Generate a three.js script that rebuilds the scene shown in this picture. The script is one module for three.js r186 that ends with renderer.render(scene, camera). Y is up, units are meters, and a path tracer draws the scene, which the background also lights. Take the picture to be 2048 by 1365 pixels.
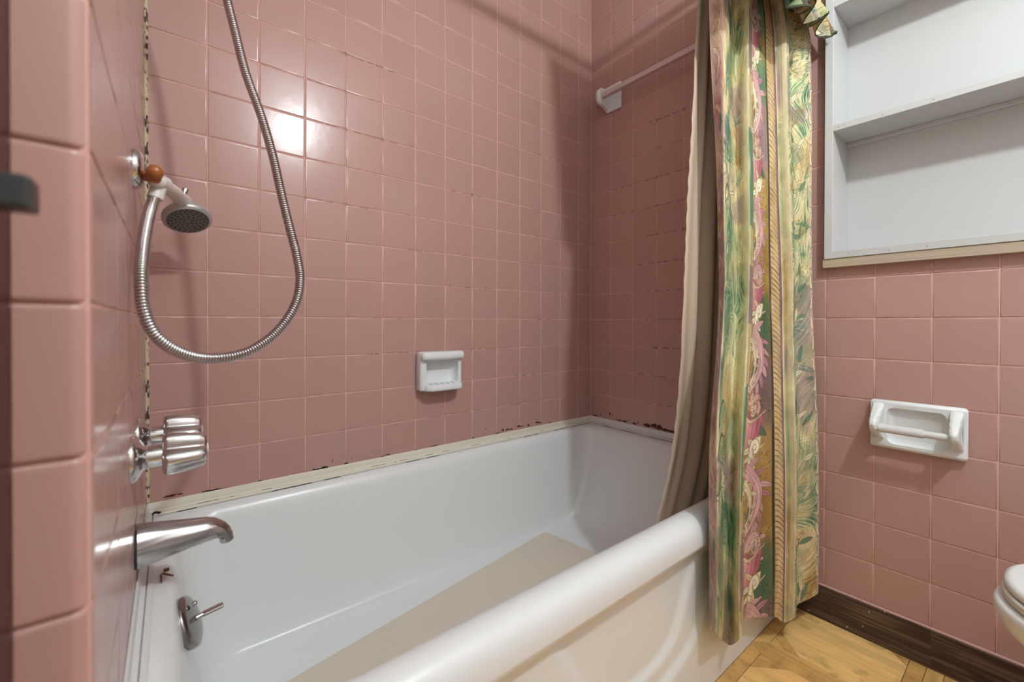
import * as THREE from 'three';
import { RoundedBoxGeometry } from 'three/addons/geometries/RoundedBoxGeometry.js';
import { mergeGeometries, mergeVertices, toCreasedNormals } from 'three/addons/utils/BufferGeometryUtils.js';
import { Brush, Evaluator, ADDITION, SUBTRACTION } from 'three-bvh-csg';

// ---------------------------------------------------------------- camera, light, exposure
const F = 0.862;                                   // the builders below measure heights from a grout line 0.862 m above the floor
const scene = new THREE.Scene();
const camera = new THREE.PerspectiveCamera(77.05, 2048 / 1365, 0.02, 20);
camera.position.set(0.0336, F - 0.0128, 1.2773);
camera.rotation.set(-0.0062, -0.6728, 0.0016, 'YXZ');
camera.setViewOffset(2048, 1365, 0, 32, 2048, 1365);
camera.focus = 1.3;
camera.userData.fStop = 3.3;
camera.updateProjectionMatrix();
scene.add(camera);

const renderer = new THREE.WebGLRenderer({ antialias: true });
renderer.toneMapping = THREE.LinearToneMapping;
renderer.toneMappingExposure = 1.0;
renderer.shadowMap.enabled = true;
scene.background = new THREE.Color(0x000000);

const LAMP = new THREE.Vector3(0.66, 1.22, 1.74);  // bulb of the ceiling lamp
const LAMP_CANDELA = 3.8;

// ---------------------------------------------------------------- helpers
let seed = 20260417;
const rnd = () => { seed |= 0; seed = (seed + 0x6d2b79f5) | 0; let t = Math.imul(seed ^ (seed >>> 15), 1 | seed); t = (t + Math.imul(t ^ (t >>> 7), 61 | t)) ^ t; return ((t ^ (t >>> 14)) >>> 0) / 4294967296; };
const rr = (a, b) => a + (b - a) * rnd();
const lerp = (a, b, t) => a + (b - a) * t;
const V3 = (x, y, z) => new THREE.Vector3(x, y, z);
const smooth = (a, b, x) => { const t = Math.min(1, Math.max(0, (x - a) / (b - a))); return t * t * (3 - 2 * t); };
const baseOf = new WeakMap();
const taken = new Map();
function numbered(n) { const k = taken.get(n) || 0; taken.set(n, k + 1); return k ? `${n}_${String(k).padStart(3, '0')}` : n; }
function thing(name, label, category, base = [0, 0, 0], group) {
  const o = new THREE.Group(); o.name = numbered(name);
  o.position.set(base[0], base[1] + F, base[2]); o.userData = { label, category };
  if (group) o.userData.group = group;
  baseOf.set(o, V3(base[0], base[1], base[2])); scene.add(o); return o;
}
function structure(name, label, category, base = [0, 0, 0]) { const o = thing(name, label, category, base); o.userData.kind = 'structure'; return o; }
// a mesh under `parent`, its geometry given in the builders' room coordinates
function part(name, geo, mat, parent, label) {
  const b = baseOf.get(parent); geo.translate(-b.x, -b.y, -b.z);
  const m = new THREE.Mesh(geo, mat); m.name = name; m.castShadow = m.receiveShadow = true;
  if (label) m.userData.label = label;
  parent.add(m); baseOf.set(m, b); return m;
}
function box(x0, x1, y0, y1, z0, z1, r = 0) {
  const g = r ? new RoundedBoxGeometry(x1 - x0, y1 - y0, z1 - z0, 3, r) : new THREE.BoxGeometry(x1 - x0, y1 - y0, z1 - z0);
  g.translate((x0 + x1) / 2, (y0 + y1) / 2, (z0 + z1) / 2); return g;
}
function aim(geo, dir, at) { geo.applyQuaternion(new THREE.Quaternion().setFromUnitVectors(V3(0, 1, 0), dir.clone().normalize())); geo.translate(at.x, at.y, at.z); return geo; }
function lathe(profile, dir, at, seg = 40) { return aim(new THREE.LatheGeometry(profile.map(p => new THREE.Vector2(p[0], p[1])), seg), dir, at); }
function rod(a, b, r0, r1 = r0, seg = 24) { const d = b.clone().sub(a); const g = new THREE.CylinderGeometry(r1, r0, d.length(), seg); return aim(g, d, a.clone().add(b).multiplyScalar(0.5)); }
function plain(g) { const q = g.index ? g.toNonIndexed() : g; for (const k of Object.keys(q.attributes)) if (k !== 'position' && k !== 'normal' && k !== 'uv') q.deleteAttribute(k); return q; }
const merge = l => mergeGeometries(l.map(plain));
// surface through equal-length closed rings of points; caps close the first and last ring
function loft(rings, { closed = true, capA = true, capB = true, crease = 0 } = {}) {
  const n = rings[0].length, pos = [], uv = [], idx = [];
  rings.forEach((r, i) => r.forEach((p, j) => { pos.push(p.x, p.y, p.z); uv.push(j / n, i / (rings.length - 1)); }));
  const m = closed ? n : n - 1;
  for (let i = 0; i < rings.length - 1; i++) for (let j = 0; j < m; j++) {
    const a = i * n + j, b = i * n + (j + 1) % n, c = a + n, d = b + n; idx.push(a, b, d, a, d, c);
  }
  const cap = (i, flip) => {
    const c = rings[i].reduce((s, p) => s.add(p), V3(0, 0, 0)).multiplyScalar(1 / n), k = pos.length / 3; pos.push(c.x, c.y, c.z); uv.push(0.5, 0.5);
    for (let j = 0; j < n; j++) { const a = i * n + j, b = i * n + (j + 1) % n; flip ? idx.push(k, b, a) : idx.push(k, a, b); }
  };
  if (capA) cap(0, true); if (capB) cap(rings.length - 1, false);
  const g = new THREE.BufferGeometry();
  g.setAttribute('position', new THREE.Float32BufferAttribute(pos, 3)); g.setAttribute('uv', new THREE.Float32BufferAttribute(uv, 2)); g.setIndex(idx);
  g.computeVertexNormals();
  return crease ? toCreasedNormals(g, crease) : g;
}
const catmull = (pts, n, tension = 'centripetal') => new THREE.CatmullRomCurve3(pts.map(p => V3(...p)), false, tension).getPoints(n);

// ---------------------------------------------------------------- procedural textures
function hash2(x, y, s) { let h = Math.imul(x, 374761393) + Math.imul(y, 668265263) + Math.imul(s, 974634947); h = Math.imul(h ^ (h >>> 13), 1274126177); return ((h ^ (h >>> 16)) >>> 0) / 4294967296; }
function noise(x, y, s) { const i = Math.floor(x), j = Math.floor(y), f = x - i, g = y - j, u = f * f * (3 - 2 * f), v = g * g * (3 - 2 * g); return lerp(lerp(hash2(i, j, s), hash2(i + 1, j, s), u), lerp(hash2(i, j + 1, s), hash2(i + 1, j + 1, s), u), v); }
function fbm(x, y, s, o = 4) { let a = 0, w = 0.5; for (let k = 0; k < o; k++) { a += w * noise(x, y, s + k); x *= 2.03; y *= 2.03; w *= 0.5; } return a / (1 - Math.pow(0.5, o)); }
function dataTex(w, h, f, srgb) {
  const d = new Uint8Array(w * h * 4);
  for (let j = 0; j < h; j++) for (let i = 0; i < w; i++) { const c = f(i / w, j / h, i, j), k = (j * w + i) * 4; for (let q = 0; q < 3; q++) d[k + q] = Math.max(0, Math.min(255, c[q])); d[k + 3] = 255; }
  const t = new THREE.DataTexture(d, w, h); t.magFilter = t.minFilter = THREE.LinearFilter; t.wrapS = t.wrapT = THREE.RepeatWrapping; if (srgb) t.colorSpace = THREE.SRGBColorSpace; t.needsUpdate = true; return t;
}
function canvas(w, h) { const c = document.createElement('canvas'); c.width = w; c.height = h; return [c, c.getContext('2d')]; }
function canvasTex(c) { const t = new THREE.CanvasTexture(c); t.colorSpace = THREE.SRGBColorSpace; t.magFilter = THREE.LinearFilter; t.anisotropy = 8; return t; }
const rgb = (r, g, b, a = 1) => `rgba(${r | 0},${g | 0},${b | 0},${a})`;

// ---------------------------------------------------------------- materials
const M = (o) => new THREE.MeshPhysicalMaterial({ side: THREE.DoubleSide, ...o });
const lin = (r, g, b) => new THREE.Color().setRGB(r, g, b);
const tileRough = dataTex(256, 256, (u, v) => { const a = 48 + 7 * fbm(u * 3, v * 3, 3) + 6 * fbm(u * 30, v * 30, 9); return [a, a, a]; });
const tileBump = dataTex(256, 256, (u, v) => { const a = 255 * fbm(u * 5, v * 5, 17, 3); return [a, a, a]; });
const tileTone = [[.500, .292, .254], [.512, .300, .262], [.488, .284, .247], [.505, .292, .252], [.494, .294, .258]];
const tileMats = tileTone.map(c => M({ color: lin(...c), roughness: 1, roughnessMap: tileRough, bumpMap: tileBump, bumpScale: 0.00013, ior: 1.5, specularIntensity: .82 }));
const porcelain = M({ color: lin(.80, .825, .83), roughness: 0.27, ior: 1.52 });
const ceramic = M({ color: lin(.80, .83, .84), roughness: 0.12, ior: 1.52 });
const chrome = M({ color: lin(.62, .62, .62), metalness: 1, roughness: 0.12 });
const satinChrome = M({ color: lin(.50, .495, .49), metalness: 1, roughness: 0.24 });
const whitePaint = M({ color: lin(.56, .56, .555), roughness: 0.45 });
const wallPaint = M({ color: lin(.58, .525, .505), roughness: 0.6 });
const ceilingPaint = M({ color: lin(.80, .795, .785), roughness: 0.8 });
const rawWood = M({ color: lin(.66, .57, .46), roughness: 0.8, map: dataTex(256, 64, (u, v) => { const a = 190 + 60 * fbm(u * 4, v * 30, 5); return [a, a * .97, a * .93]; }, true) });
const greyMetal = M({ color: lin(.06, .065, .065), metalness: 0.6, roughness: 0.4 });
const trimVinyl = M({ color: lin(1, 1, 1), roughness: 0.45, map: dataTex(512, 64, (u, v) => { const n = fbm(u * 30, v * 4, 21), s = smooth(.66, .85, fbm(u * 60, v * 9, 33)); const a = 1 - .07 * n - .12 * s; return [236 * a, 231 * a, 214 * a * (1 - .1 * s)]; }, true) });
const paleVinyl = M({ color: lin(.74, .74, .725), roughness: 0.45 });
const mould = M({ color: lin(.018, .014, .012), roughness: 0.9 });
const redStain = M({ color: lin(.085, .018, .013), roughness: 0.8 });
const rust = M({ color: lin(.20, .055, .025), roughness: 0.9 });
const amber = M({ color: lin(.36, .11, .028), roughness: 0.3 });
const whitePlastic = M({ color: lin(.72, .70, .66), roughness: 0.35 });
const softPlastic = M({ color: lin(.70, .72, .71), roughness: 0.4 });
const barPlastic = M({ color: lin(.66, .52, .49), roughness: 0.25 });
const darkHole = M({ color: lin(.02, .02, .02), roughness: 0.7 });
const caulk = M({ color: lin(1, 1, 1), roughness: 0.7, map: dataTex(32, 512, (u, v) => { const s = .85 * smooth(.50, .68, fbm(u * 3, v * 60, 41)); return [lerp(205, 42, s), lerp(190, 32, s), lerp(158, 28, s)]; }, true) });

// grout: pale pink cement with mildew marks along some of the joints
const P = 0.1095;
const GX = Array.from({ length: 14 }, (_, i) => 0.1048 + i * P);
const GZ = Array.from({ length: 17 }, (_, i) => 0.1111 + i * P);
function groutTex(W, H, lines, marks) {
  const S = 1024, [c, g] = canvas(S, S);
  g.fillStyle = rgb(226, 180, 168); g.fillRect(0, 0, S, S);
  for (let i = 0; i < 5000; i++) { const t = rr(-14, 10); g.fillStyle = rgb(226 + t, 180 + t, 168 + t, .5); g.fillRect(rnd() * S, rnd() * S, rr(1, 5), rr(1, 5)); }
  for (const [a, y, len, dark] of marks) {                 // metres: start, height, length
    let x = a; while (x < a + len) { const l = rr(.004, .03); g.fillStyle = rgb(70, 40, 35, dark * rr(.5, 1)); g.fillRect(x / W * S, S - (y + F) / H * S - 3, l / W * S, 6); x += l + rr(.002, .03); }
  }
  return canvasTex(c);
}
const marksBack = []; for (let k = -3; k < 8; k++) for (let i = 0; i < 2; i++) marksBack.push([rr(.3, 1.3), k * P, rr(.05, .25), rr(.15, .6)]);
const marksRight = []; for (let k = -3; k < 8; k++) for (let i = 0; i < 2; i++) marksRight.push([rr(.1, .4), k * P, rr(.1, .4), rr(.3, .9)]);
const H_ROOM = 2.32, CEIL = 1.458, FRONT = 2.35, XR = 1.499, XL = -0.0105;
const groutBack = M({ color: lin(1, 1, 1), roughness: 0.9, map: groutTex(1.6, H_ROOM, GX, marksBack) });
const groutRight = M({ color: lin(1, 1, 1), roughness: 0.9, map: groutTex(2.4, H_ROOM, GZ, marksRight) });
const groutPlain = M({ color: lin(.76, .456, .392), roughness: 0.9 });
function planarUV(g, fu, fv) { const p = g.attributes.position, uv = new Float32Array(p.count * 2); for (let i = 0; i < p.count; i++) { uv[2 * i] = fu(p.getX(i), p.getZ(i)); uv[2 * i + 1] = fv(p.getY(i)); } g.setAttribute('uv', new THREE.BufferAttribute(uv, 2)); return g; }

// ---------------------------------------------------------------- glazed tiles
const tileCache = new Map();
function tileGeo(w, h) {
  const key = w.toFixed(4) + ',' + h.toFixed(4); if (tileCache.has(key)) return tileCache.get(key);
  const rings = [[0, -.0050], [0, -.0018], [.0007, -.0007], [.0019, -.00015], [.0036, 0]].map(([e, z]) => [V3(-w / 2 + e, -h / 2 + e, z), V3(w / 2 - e, -h / 2 + e, z), V3(w / 2 - e, h / 2 - e, z), V3(-w / 2 + e, h / 2 - e, z)]);
  const pos = [], uv = [], idx = [];
  rings.forEach(r => r.forEach(p => { pos.push(p.x, p.y, p.z); uv.push(p.x / .11 + .5, p.y / .11 + .5); }));
  for (let i = 0; i < 4; i++) for (let j = 0; j < 4; j++) { const a = i * 4 + j, b = i * 4 + (j + 1) % 4; idx.push(a, b, b + 4, a, b + 4, a + 4); }
  idx.push(16, 17, 18, 16, 18, 19);
  const g = new THREE.BufferGeometry(); g.setAttribute('position', new THREE.Float32BufferAttribute(pos, 3)); g.setAttribute('uv', new THREE.Float32BufferAttribute(uv, 2)); g.setIndex(idx); g.computeVertexNormals();
  // the flat face keeps a flat normal, so that it mirrors like glaze
  const nn = g.attributes.normal; for (let k = 16; k < 20; k++) nn.setXYZ(k, 0, 0, 1);
  tileCache.set(key, g); return g;
}
const JOINT = 0.0017;
function layTile(parent, a0, a1, y0, y1, place, turn) {
  const w = a1 - a0 - JOINT, h = y1 - y0 - JOINT; if (w < .006 || h < .006) return;
  const m = new THREE.Mesh(tileGeo(w, h), tileMats[Math.floor(rnd() * tileMats.length)]); m.name = 'tile'; m.castShadow = m.receiveShadow = true;
  const b = baseOf.get(parent), p = place((a0 + a1) / 2, (y0 + y1) / 2); m.position.set(p[0] - b.x, p[1] - b.y, p[2] - b.z);
  m.rotation.set(rr(-.0045, .0045), turn + rr(-.0045, .0045), 0, 'YXZ'); parent.add(m);
}
const rowsY = []; for (let k = -8; k <= 13; k++) rowsY.push(k * P);
const TUB_TOP = -0.437;

// ---------------------------------------------------------------- the room
const wallBack = structure('wall_back', 'pink glazed tile wall along the length of the bathtub', 'wall', [0.75, -F, -0.06]);
part('grout', planarUV(box(-.15, 1.62, -F, CEIL, -.12, -.0016), (x) => x / 1.6, y => (y + F) / H_ROOM), groutBack, wallBack);
{
  const xs = [XL, ...GX.slice(0, 13), XR];
  for (let i = 0; i < xs.length - 1; i++) for (let j = 0; j < rowsY.length - 1; j++) {
    const y0 = Math.max(rowsY[j], TUB_TOP), y1 = Math.min(rowsY[j + 1], CEIL); if (y1 - y0 < .01) continue;
    layTile(wallBack, xs[i], xs[i + 1], y0, y1, (a, y) => [a, y, 0], 0);
  }
}
const CAB = { z0: 0.879, z1: 1.76, y0: 0.143, y1: 1.25 };
const wallRight = structure('wall_right', 'pink glazed tile wall with towel bar, recessed shelf and paper holder', 'wall', [XR + .06, -F, 1.1]);
{
  const x0 = XR + .0016, x1 = XR + .14;
  const g = merge([box(x0, x1, -F, CEIL, -.12, CAB.z0), box(x0, x1, -F, CAB.y0, CAB.z0, FRONT), box(x0, x1, CAB.y1, CEIL, CAB.z0, FRONT), box(x0, x1, CAB.y0, CAB.y1, CAB.z1, FRONT)]);
  part('grout', planarUV(g, (x, z) => z / 2.4, y => (y + F) / H_ROOM), groutRight, wallRight);
  const zs = [0, ...GZ.slice(0, 16)];
  for (let i = 0; i < zs.length - 1; i++) for (let j = 0; j < rowsY.length - 1; j++) {
    let z0 = zs[i], z1 = zs[i + 1], y0 = rowsY[j], y1 = Math.min(rowsY[j + 1], CEIL);
    if (z1 < .80) y0 = Math.max(y0, TUB_TOP); else if (z0 < .80) { if (y1 < TUB_TOP + .01) z0 = .806; }
    if (y0 < -7.01 * P) continue;
    if (z0 > .87) { if (y0 > CAB.y0) continue; y1 = Math.min(y1, CAB.y0 + .004); }
    if (y1 - y0 < .008) continue;
    layTile(wallRight, z0, z1, y0, y1, (a, y) => [XR, y, a], -Math.PI / 2);
  }
}
const END = 0.85, XJ = -0.049;                     // the tiled wall that carries the taps ends in a rounded return
const wallLeft = structure('wall_left', 'pink glazed tile wall carrying the taps, ending in a rounded bullnose edge', 'wall', [-.07, -F, .42]);
part('grout', box(-.15, XL - .0016, -F, CEIL, -.0016, END - .004), groutPlain, wallLeft);
{
  const zs = []; for (let i = 0; i <= 7; i++) zs.push(i * P);
  for (let i = 0; i < 7; i++) for (let j = 0; j < rowsY.length - 1; j++) {
    const y0 = Math.max(rowsY[j], i < 7 ? TUB_TOP : -F), y1 = Math.min(rowsY[j + 1], CEIL); if (y1 - y0 < .01) continue;
    layTile(wallLeft, zs[i] + (i ? 0 : .004), zs[i + 1], y0, y1, (a, y) => [XL, y, a], Math.PI / 2);
  }
  // bullnose pieces: flat on the tap wall, a quarter round, then the narrow end face
  const R = .012, prof = [];
  for (const z of [7 * P + .001, .79, .81, .825]) prof.push([XL, z, 1, 0]);
  for (let k = 0; k <= 8; k++) { const a = k / 8 * Math.PI / 2; prof.push([XL - R + R * Math.cos(a), END - R + R * Math.sin(a), Math.cos(a), Math.sin(a)]); }
  for (const x of [-.030, -.038, XJ + .0005]) prof.push([x, END, 0, 1]);
  for (let j = 0; j < rowsY.length - 1; j++) {
    const y0 = Math.max(rowsY[j], -F) + JOINT / 2, y1 = Math.min(rowsY[j + 1], CEIL) - JOINT / 2; if (y1 - y0 < .01) continue;
    const ring = (y, e) => prof.map(([x, z, nx, nz]) => V3(x - nx * e, y, z - nz * e));
    const g = loft([ring(y0, .005), ring(y0, .0020), ring(y0 + .0009, .0008), ring(y0 + .0024, .0002), ring(y0 + .0045, 0), ring(y1 - .0045, 0), ring(y1 - .0024, .0002), ring(y1 - .0009, .0008), ring(y1, .0020), ring(y1, .005)], { closed: false, capA: false, capB: false });
    part('bullnose_tile', g, tileMats[j % 5], wallLeft);
  }
  part('corner_caulk', planarUV(loft([-.425, CEIL].map(y => [V3(XL - .001, y, .0055), V3(XL + .0022, y, .0034), V3(XL + .0050, y, .0008), V3(XL + .0062, y, .0003), V3(XL + .0062, y, -.002), V3(XL - .002, y, -.002)])), (x) => (x - XL) / .012, y => y / .6), caulk, wallLeft, 'cracked cream caulk bead spotted with black');
}
// room wall beside the door opening, with the dark door jamb and its latch keeper
const wallDoor = structure('wall_door', 'painted wall beside the doorway', 'wall', [-.11, -F, 1.8]);
part('plaster', box(-.17, XJ - .012, -F, CEIL, END - .01, FRONT), wallPaint, wallDoor);
const jambWood = M({ color: lin(.085, .022, .016), roughness: 0.45, map: dataTex(64, 512, (u, v) => { const a = 175 + 80 * fbm(u * 16, v * 4, 61); return [a, a, a]; }, true) });
const jamb = structure('door_1', 'dark red brown wooden door jamb with a grey metal latch', 'door jamb', [XJ - .006, -F, .92]);
part('jamb', box(XJ - .012, XJ, -F, CEIL - .02, END + .001, 1.0, .002), jambWood, jamb);
part('latch', merge([box(XJ - .006, -.0215, .0445, .0615, .935, .956, .002), box(XJ - .001, XJ + .002, .03, .078, .925, .967, .0008)]), greyMetal, jamb, 'dark grey metal latch');

const wallFront = structure('wall_front', 'plain painted wall facing the bathtub', 'wall', [.7, -F, FRONT + .05]);
part('plaster', box(-.17, 1.64, -F, CEIL, FRONT, FRONT + .1), wallPaint, wallFront);
const ceiling = structure('ceiling', 'plain white painted ceiling', 'ceiling', [.7, CEIL, 1.1]);
part('plaster', box(-.17, 1.64, CEIL, CEIL + .08, -.12, FRONT + .1), ceilingPaint, ceiling);

// ---------------------------------------------------------------- floor: foot-square pieces, each an octagon panel in a wood frame
const floorRough = dataTex(128, 128, (u, v) => { const a = 80 + 90 * fbm(u * 8, v * 8, 71); return [a, a, a]; });
function woodTex(r, g, b, s, ax) { return dataTex(256, 256, (u, v) => { const p = ax ? [u * 3, v * 22] : [u * 22, v * 3], n = fbm(p[0], p[1], s), c = smooth(.60, .78, fbm(u * 9, v * 9, s + 5)), a = .84 + .24 * n - .10 * c; return [r * a, g * a, b * a * (1 - .06 * c)]; }, true); }
const panelMats = [0, 1, 2].map(k => M({ color: lin(1, 1, 1), roughness: 1, roughnessMap: floorRough, map: woodTex(250 - 4 * k, 203 - 5 * k, 130 - 4 * k, 80 + k, k % 2) }));
const stripMats = [0, 1, 2].map(k => M({ color: lin(1, 1, 1), roughness: 1, roughnessMap: floorRough, map: woodTex(232 - 9 * k, 184 - 9 * k, 112 - 7 * k, 90 + k, k % 2) }));
const jointDark = M({ color: lin(.10, .06, .028), roughness: 0.9 });
const floor = structure('floor', 'worn tan wood-look floor of framed octagon squares', 'floor', [.75, -F, 1.5]);
part('subfloor', box(-.17, 1.64, -F - .06, -F - .0011, -.12, FRONT + .1), jointDark, floor);
{
  const T = .3048, B = .031, C = .066, J = .0006;
  const shapeGeo = (pts) => { const s = new THREE.Shape(pts.map(p => new THREE.Vector2(p[0], -p[1]))); const g = new THREE.ExtrudeGeometry(s, { depth: .0028, bevelEnabled: true, bevelThickness: .0004, bevelSize: .0005, bevelOffset: -.0005, bevelSegments: 1 }); g.rotateX(-Math.PI / 2); g.translate(0, -.0032, 0); const p = g.attributes.position, uv = g.attributes.uv; for (let i = 0; i < p.count; i++) uv.setXY(i, p.getX(i) / T, p.getZ(i) / T); return g; };
  const a = B, b = T - B, q = T;
  const oct = shapeGeo([[a + C, a + J], [b - C, a + J], [b - J, a + C], [b - J, b - C], [b - C, b - J], [a + C, b - J], [a + J, b - C], [a + J, a + C]]);
  const strips = [0, 1, 2, 3].map(k => { const g = shapeGeo([[J, J], [q - J, J], [b, a - J], [a, a - J]]); g.translate(-T / 2, 0, -T / 2); g.rotateY(k * Math.PI / 2); g.translate(T / 2, 0, T / 2); return g; });
  const corners = [0, 1, 2, 3].flatMap(k => [[[a + J, a + J], [a + C * .48, a + J], [a + J, a + C * .48]], [[a + C * .48 + .001, a + J], [a + C - .001, a + J], [a + J, a + C - .001], [a + J, a + C * .48 + .001]]].map(pts => { const g = shapeGeo(pts); g.translate(-T / 2, 0, -T / 2); g.rotateY(k * Math.PI / 2); g.translate(T / 2, 0, T / 2); return g; }));
  const put = (name, g, m, x, z) => { const o = new THREE.Mesh(g, m); o.name = name; o.castShadow = o.receiveShadow = true; const bb = baseOf.get(floor); o.position.set(x - bb.x, -F + rr(0, .0002) - bb.y, z - bb.z); floor.add(o); };
  for (let i = -2; i < 4; i++) for (let j = 0; j < 5; j++) {
    const x = 1.247 + (i - 3) * T, z = .7887 + j * T;
    put('floor_panel', oct, panelMats[(i + 2 * j + 6) % 3], x, z);
    strips.forEach((g, k) => put('floor_strip', g, stripMats[(i + j + k + 6) % 3], x, z));
    corners.forEach((g, k) => put('floor_corner', g, stripMats[(i * 2 + j + k + 6) % 3], x, z));
  }
}
// dark wood-look plank as baseboard
const plankTex = dataTex(1024, 128, (u, v) => { const n = fbm(u * 10, v * 26 + 2.2 * fbm(u * 5, v * 3, 7), 101), k = smooth(.35, .75, n), s = smooth(.93, 1, v) * 0; const fl = hash2(Math.floor(u * 420), Math.floor(v * 30), 5) > .9985 ? 120 : 0; return [lerp(58, 104, k) + fl, lerp(44, 84, k) + fl, lerp(37, 73, k) + fl]; }, true);
const plank = M({ color: lin(1, 1, 1), roughness: 0.38, map: plankTex });
const baseboard = structure('baseboard_right', 'dark brown wood-grain plank along the foot of the pink wall', 'baseboard', [XR - .006, -F, 1.5]);
part('board', planarUV(box(XR - .011, XR + .0005, -F + .0005, -.7655, .797, FRONT, .0015), (x, z) => z / 1.1, y => (y + F) / .1), plank, baseboard);
part('caulk_line', box(XR - .0085, XR - .001, -.7662, -.7625, .80, FRONT, .001), M({ color: lin(.62, .36, .32), roughness: .7 }), baseboard, 'pink caulk along the top of the plank');

// ---------------------------------------------------------------- bathtub
const tub = thing('bathtub', 'white enamelled alcove bathtub with a curved apron', 'bathtub', [.745, -F, .4]);
{
  const NS = 22, NC = 12;
  const ring = (x0, x1, z0, z1, r, y, yf = y) => {           // r: [back-left, back-right, front-right, front-left]
    const o = [], C = [[x0 + r[0], z0 + r[0], Math.PI], [x1 - r[1], z0 + r[1], -Math.PI / 2], [x1 - r[2], z1 - r[2], 0], [x0 + r[3], z1 - r[3], Math.PI / 2]];
    for (let k = 0; k < 4; k++) {
      const [cx, cz, a0] = C[k];
      for (let i = 0; i < NC; i++) { const a = a0 + i / NC * Math.PI / 2; const w = k === 2 ? i / NC : k === 3 ? 1 - i / NC : 0; o.push(V3(cx + r[k] * Math.cos(a), lerp(y, yf, smooth(0, 1, w)), cz + r[k] * Math.sin(a))); }
      const e = a0 + Math.PI / 2, n = (k + 1) % 4, A = [cx + r[k] * Math.cos(e), cz + r[k] * Math.sin(e)], [dx, dz, d0] = C[n], Bp = [dx + r[n] * Math.cos(d0), dz + r[n] * Math.sin(d0)];
      for (let i = 0; i < NS; i++) { const t = i / NS; o.push(V3(lerp(A[0], Bp[0], t), k === 2 ? yf : y, lerp(A[1], Bp[1], t))); }
    }
    return o;
  };
  const s = v => [v, v, v, v], D = -.4535;
  const x0 = XL + .0015, x1 = XR - .0015;
  const rings = [
    ring(x0, x1, .0015, .802, s(.002), D, -.506), ring(x0, x1, .0015, .802, s(.002), D, -.490), ring(x0, x1, .002, .7985, s(.002), D, -.472), ring(x0 + .002, x1 - .002, .003, .791, s(.004), D, -.460), ring(x0 + .004, x1 - .004, .006, .780, s(.006), D, -.4525), ring(x0 + .008, x1 - .008, .010, .768, s(.012), D, -.4495), ring(.006, 1.478, .018, .755, s(.03), D, -.4505),
    ring(.020, 1.466, .028, .745, [.07, .07, .15, .08], -.4545, -.4535), ring(.029, 1.457, .036, .7375, [.08, .08, .19, .09], -.458, -.458), ring(.036, 1.450, .043, .7315, [.085, .085, .205, .095], -.4655), ring(.041, 1.444, .048, .727, [.085, .085, .21, .095], -.477), ring(.045, 1.439, .051, .724, [.085, .085, .21, .095], -.492),
    ring(.052, 1.418, .058, .717, [.082, .08, .20, .095], -.555), ring(.060, 1.388, .066, .709, [.080, .076, .19, .095], -.635), ring(.069, 1.350, .075, .700, [.08, .074, .18, .095], -.710), ring(.078, 1.318, .082, .693, [.08, .07, .16, .1], -.762), ring(.088, 1.292, .090, .684, [.08, .065, .15, .1], -.786), ring(.104, 1.262, .101, .670, [.075, .06, .14, .1], -.7975), ring(.150, 1.21, .150, .62, [.07, .06, .12, .09], -.8012), ring(.28, 1.06, .28, .48, s(.06), -.803)];
  part('basin', loft(rings, { capA: false }), porcelain, tub);
  // apron below the rolled rim: two soft steps that sweep down in a curve at either end
  const mk = pts => catmull(pts.map(p => [p[0], p[1], 0]), 160), mir = pts => [...pts, ...pts.slice().reverse().map(p => [1.49 - p[0], p[1]])];
  const c1 = mk(mir([[1.10, -.44], [1.055, -.475], [1.0, -.515], [.95, -.56], [.915, -.62], [.88, -.680], [.825, -.708], [.76, -.716]]));
  const c2 = mk(mir([[1.22, -.44], [1.13, -.515], [1.06, -.58], [1.0, -.655], [.955, -.705], [.90, -.738], [.83, -.757], [.76, -.762]]));
  const sd = (c, x, y) => { let m = 9, above = false; for (let i = 0; i < c.length; i++) { m = Math.min(m, Math.hypot(c[i].x - x, c[i].y - y)); if (i) { const a = c[i - 1], b = c[i]; if ((a.x > x) !== (b.x > x)) { const yy = a.y + (b.y - a.y) * (x - a.x) / (b.x - a.x); if (y > yy) above = true; } } } return above ? -m : m; };
  const nx = 150, ny = 70, rows = [];
  for (let j = 0; j <= ny; j++) { const y = lerp(-.506, -F + .001, j / ny), r = []; for (let i = 0; i <= nx; i++) { const x = lerp(x0, x1, i / nx); const base = .774 + .0075 * smooth(-.012, .012, sd(c1, x, y)) + .0075 * smooth(-.012, .012, sd(c2, x, y)); r.push(V3(x, y, lerp(.802, base, smooth(-.506, -.545, y)))); } rows.push(r); }
  part('apron', loft(rows, { closed: false, capA: false, capB: false }), porcelain, tub);
  part('apron_back', box(x0, x1, -F + .001, -.812, .74, .772), porcelain, tub);
  // overflow plate with its trip lever
  const n = V3(.93, .32, .16).normalize(), c = V3(.0600, -.513, .385);
  const ov = part('overflow_plate', lathe([[0, .0085], [.010, .0085], [.022, .0072], [.034, .0045], [.0405, .0015], [.0420, -.002], [.0415, -.010], [.030, -.012]], n, c, 48), M({ color: lin(.34, .34, .335), metalness: 1, roughness: .2 }), tub, 'round chrome overflow plate');
  part('trip_lever', merge([rod(c.clone().addScaledVector(n, .006), c.clone().add(V3(.016, .004, 0)), .0055, .0042), (() => { const g = new RoundedBoxGeometry(.030, .0062, .013, 2, .0028); g.rotateZ(.16); g.translate(c.x + .030, c.y + .0065, c.z); return g; })()]), chrome, ov);
  for (const dy of [.026, -.026]) part('screw', lathe([[0, .0085], [.003, .008], [.0042, .0062], [.0042, .002]], n, c.clone().add(V3(0, dy, 0)), 16), satinChrome, ov);
}
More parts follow.
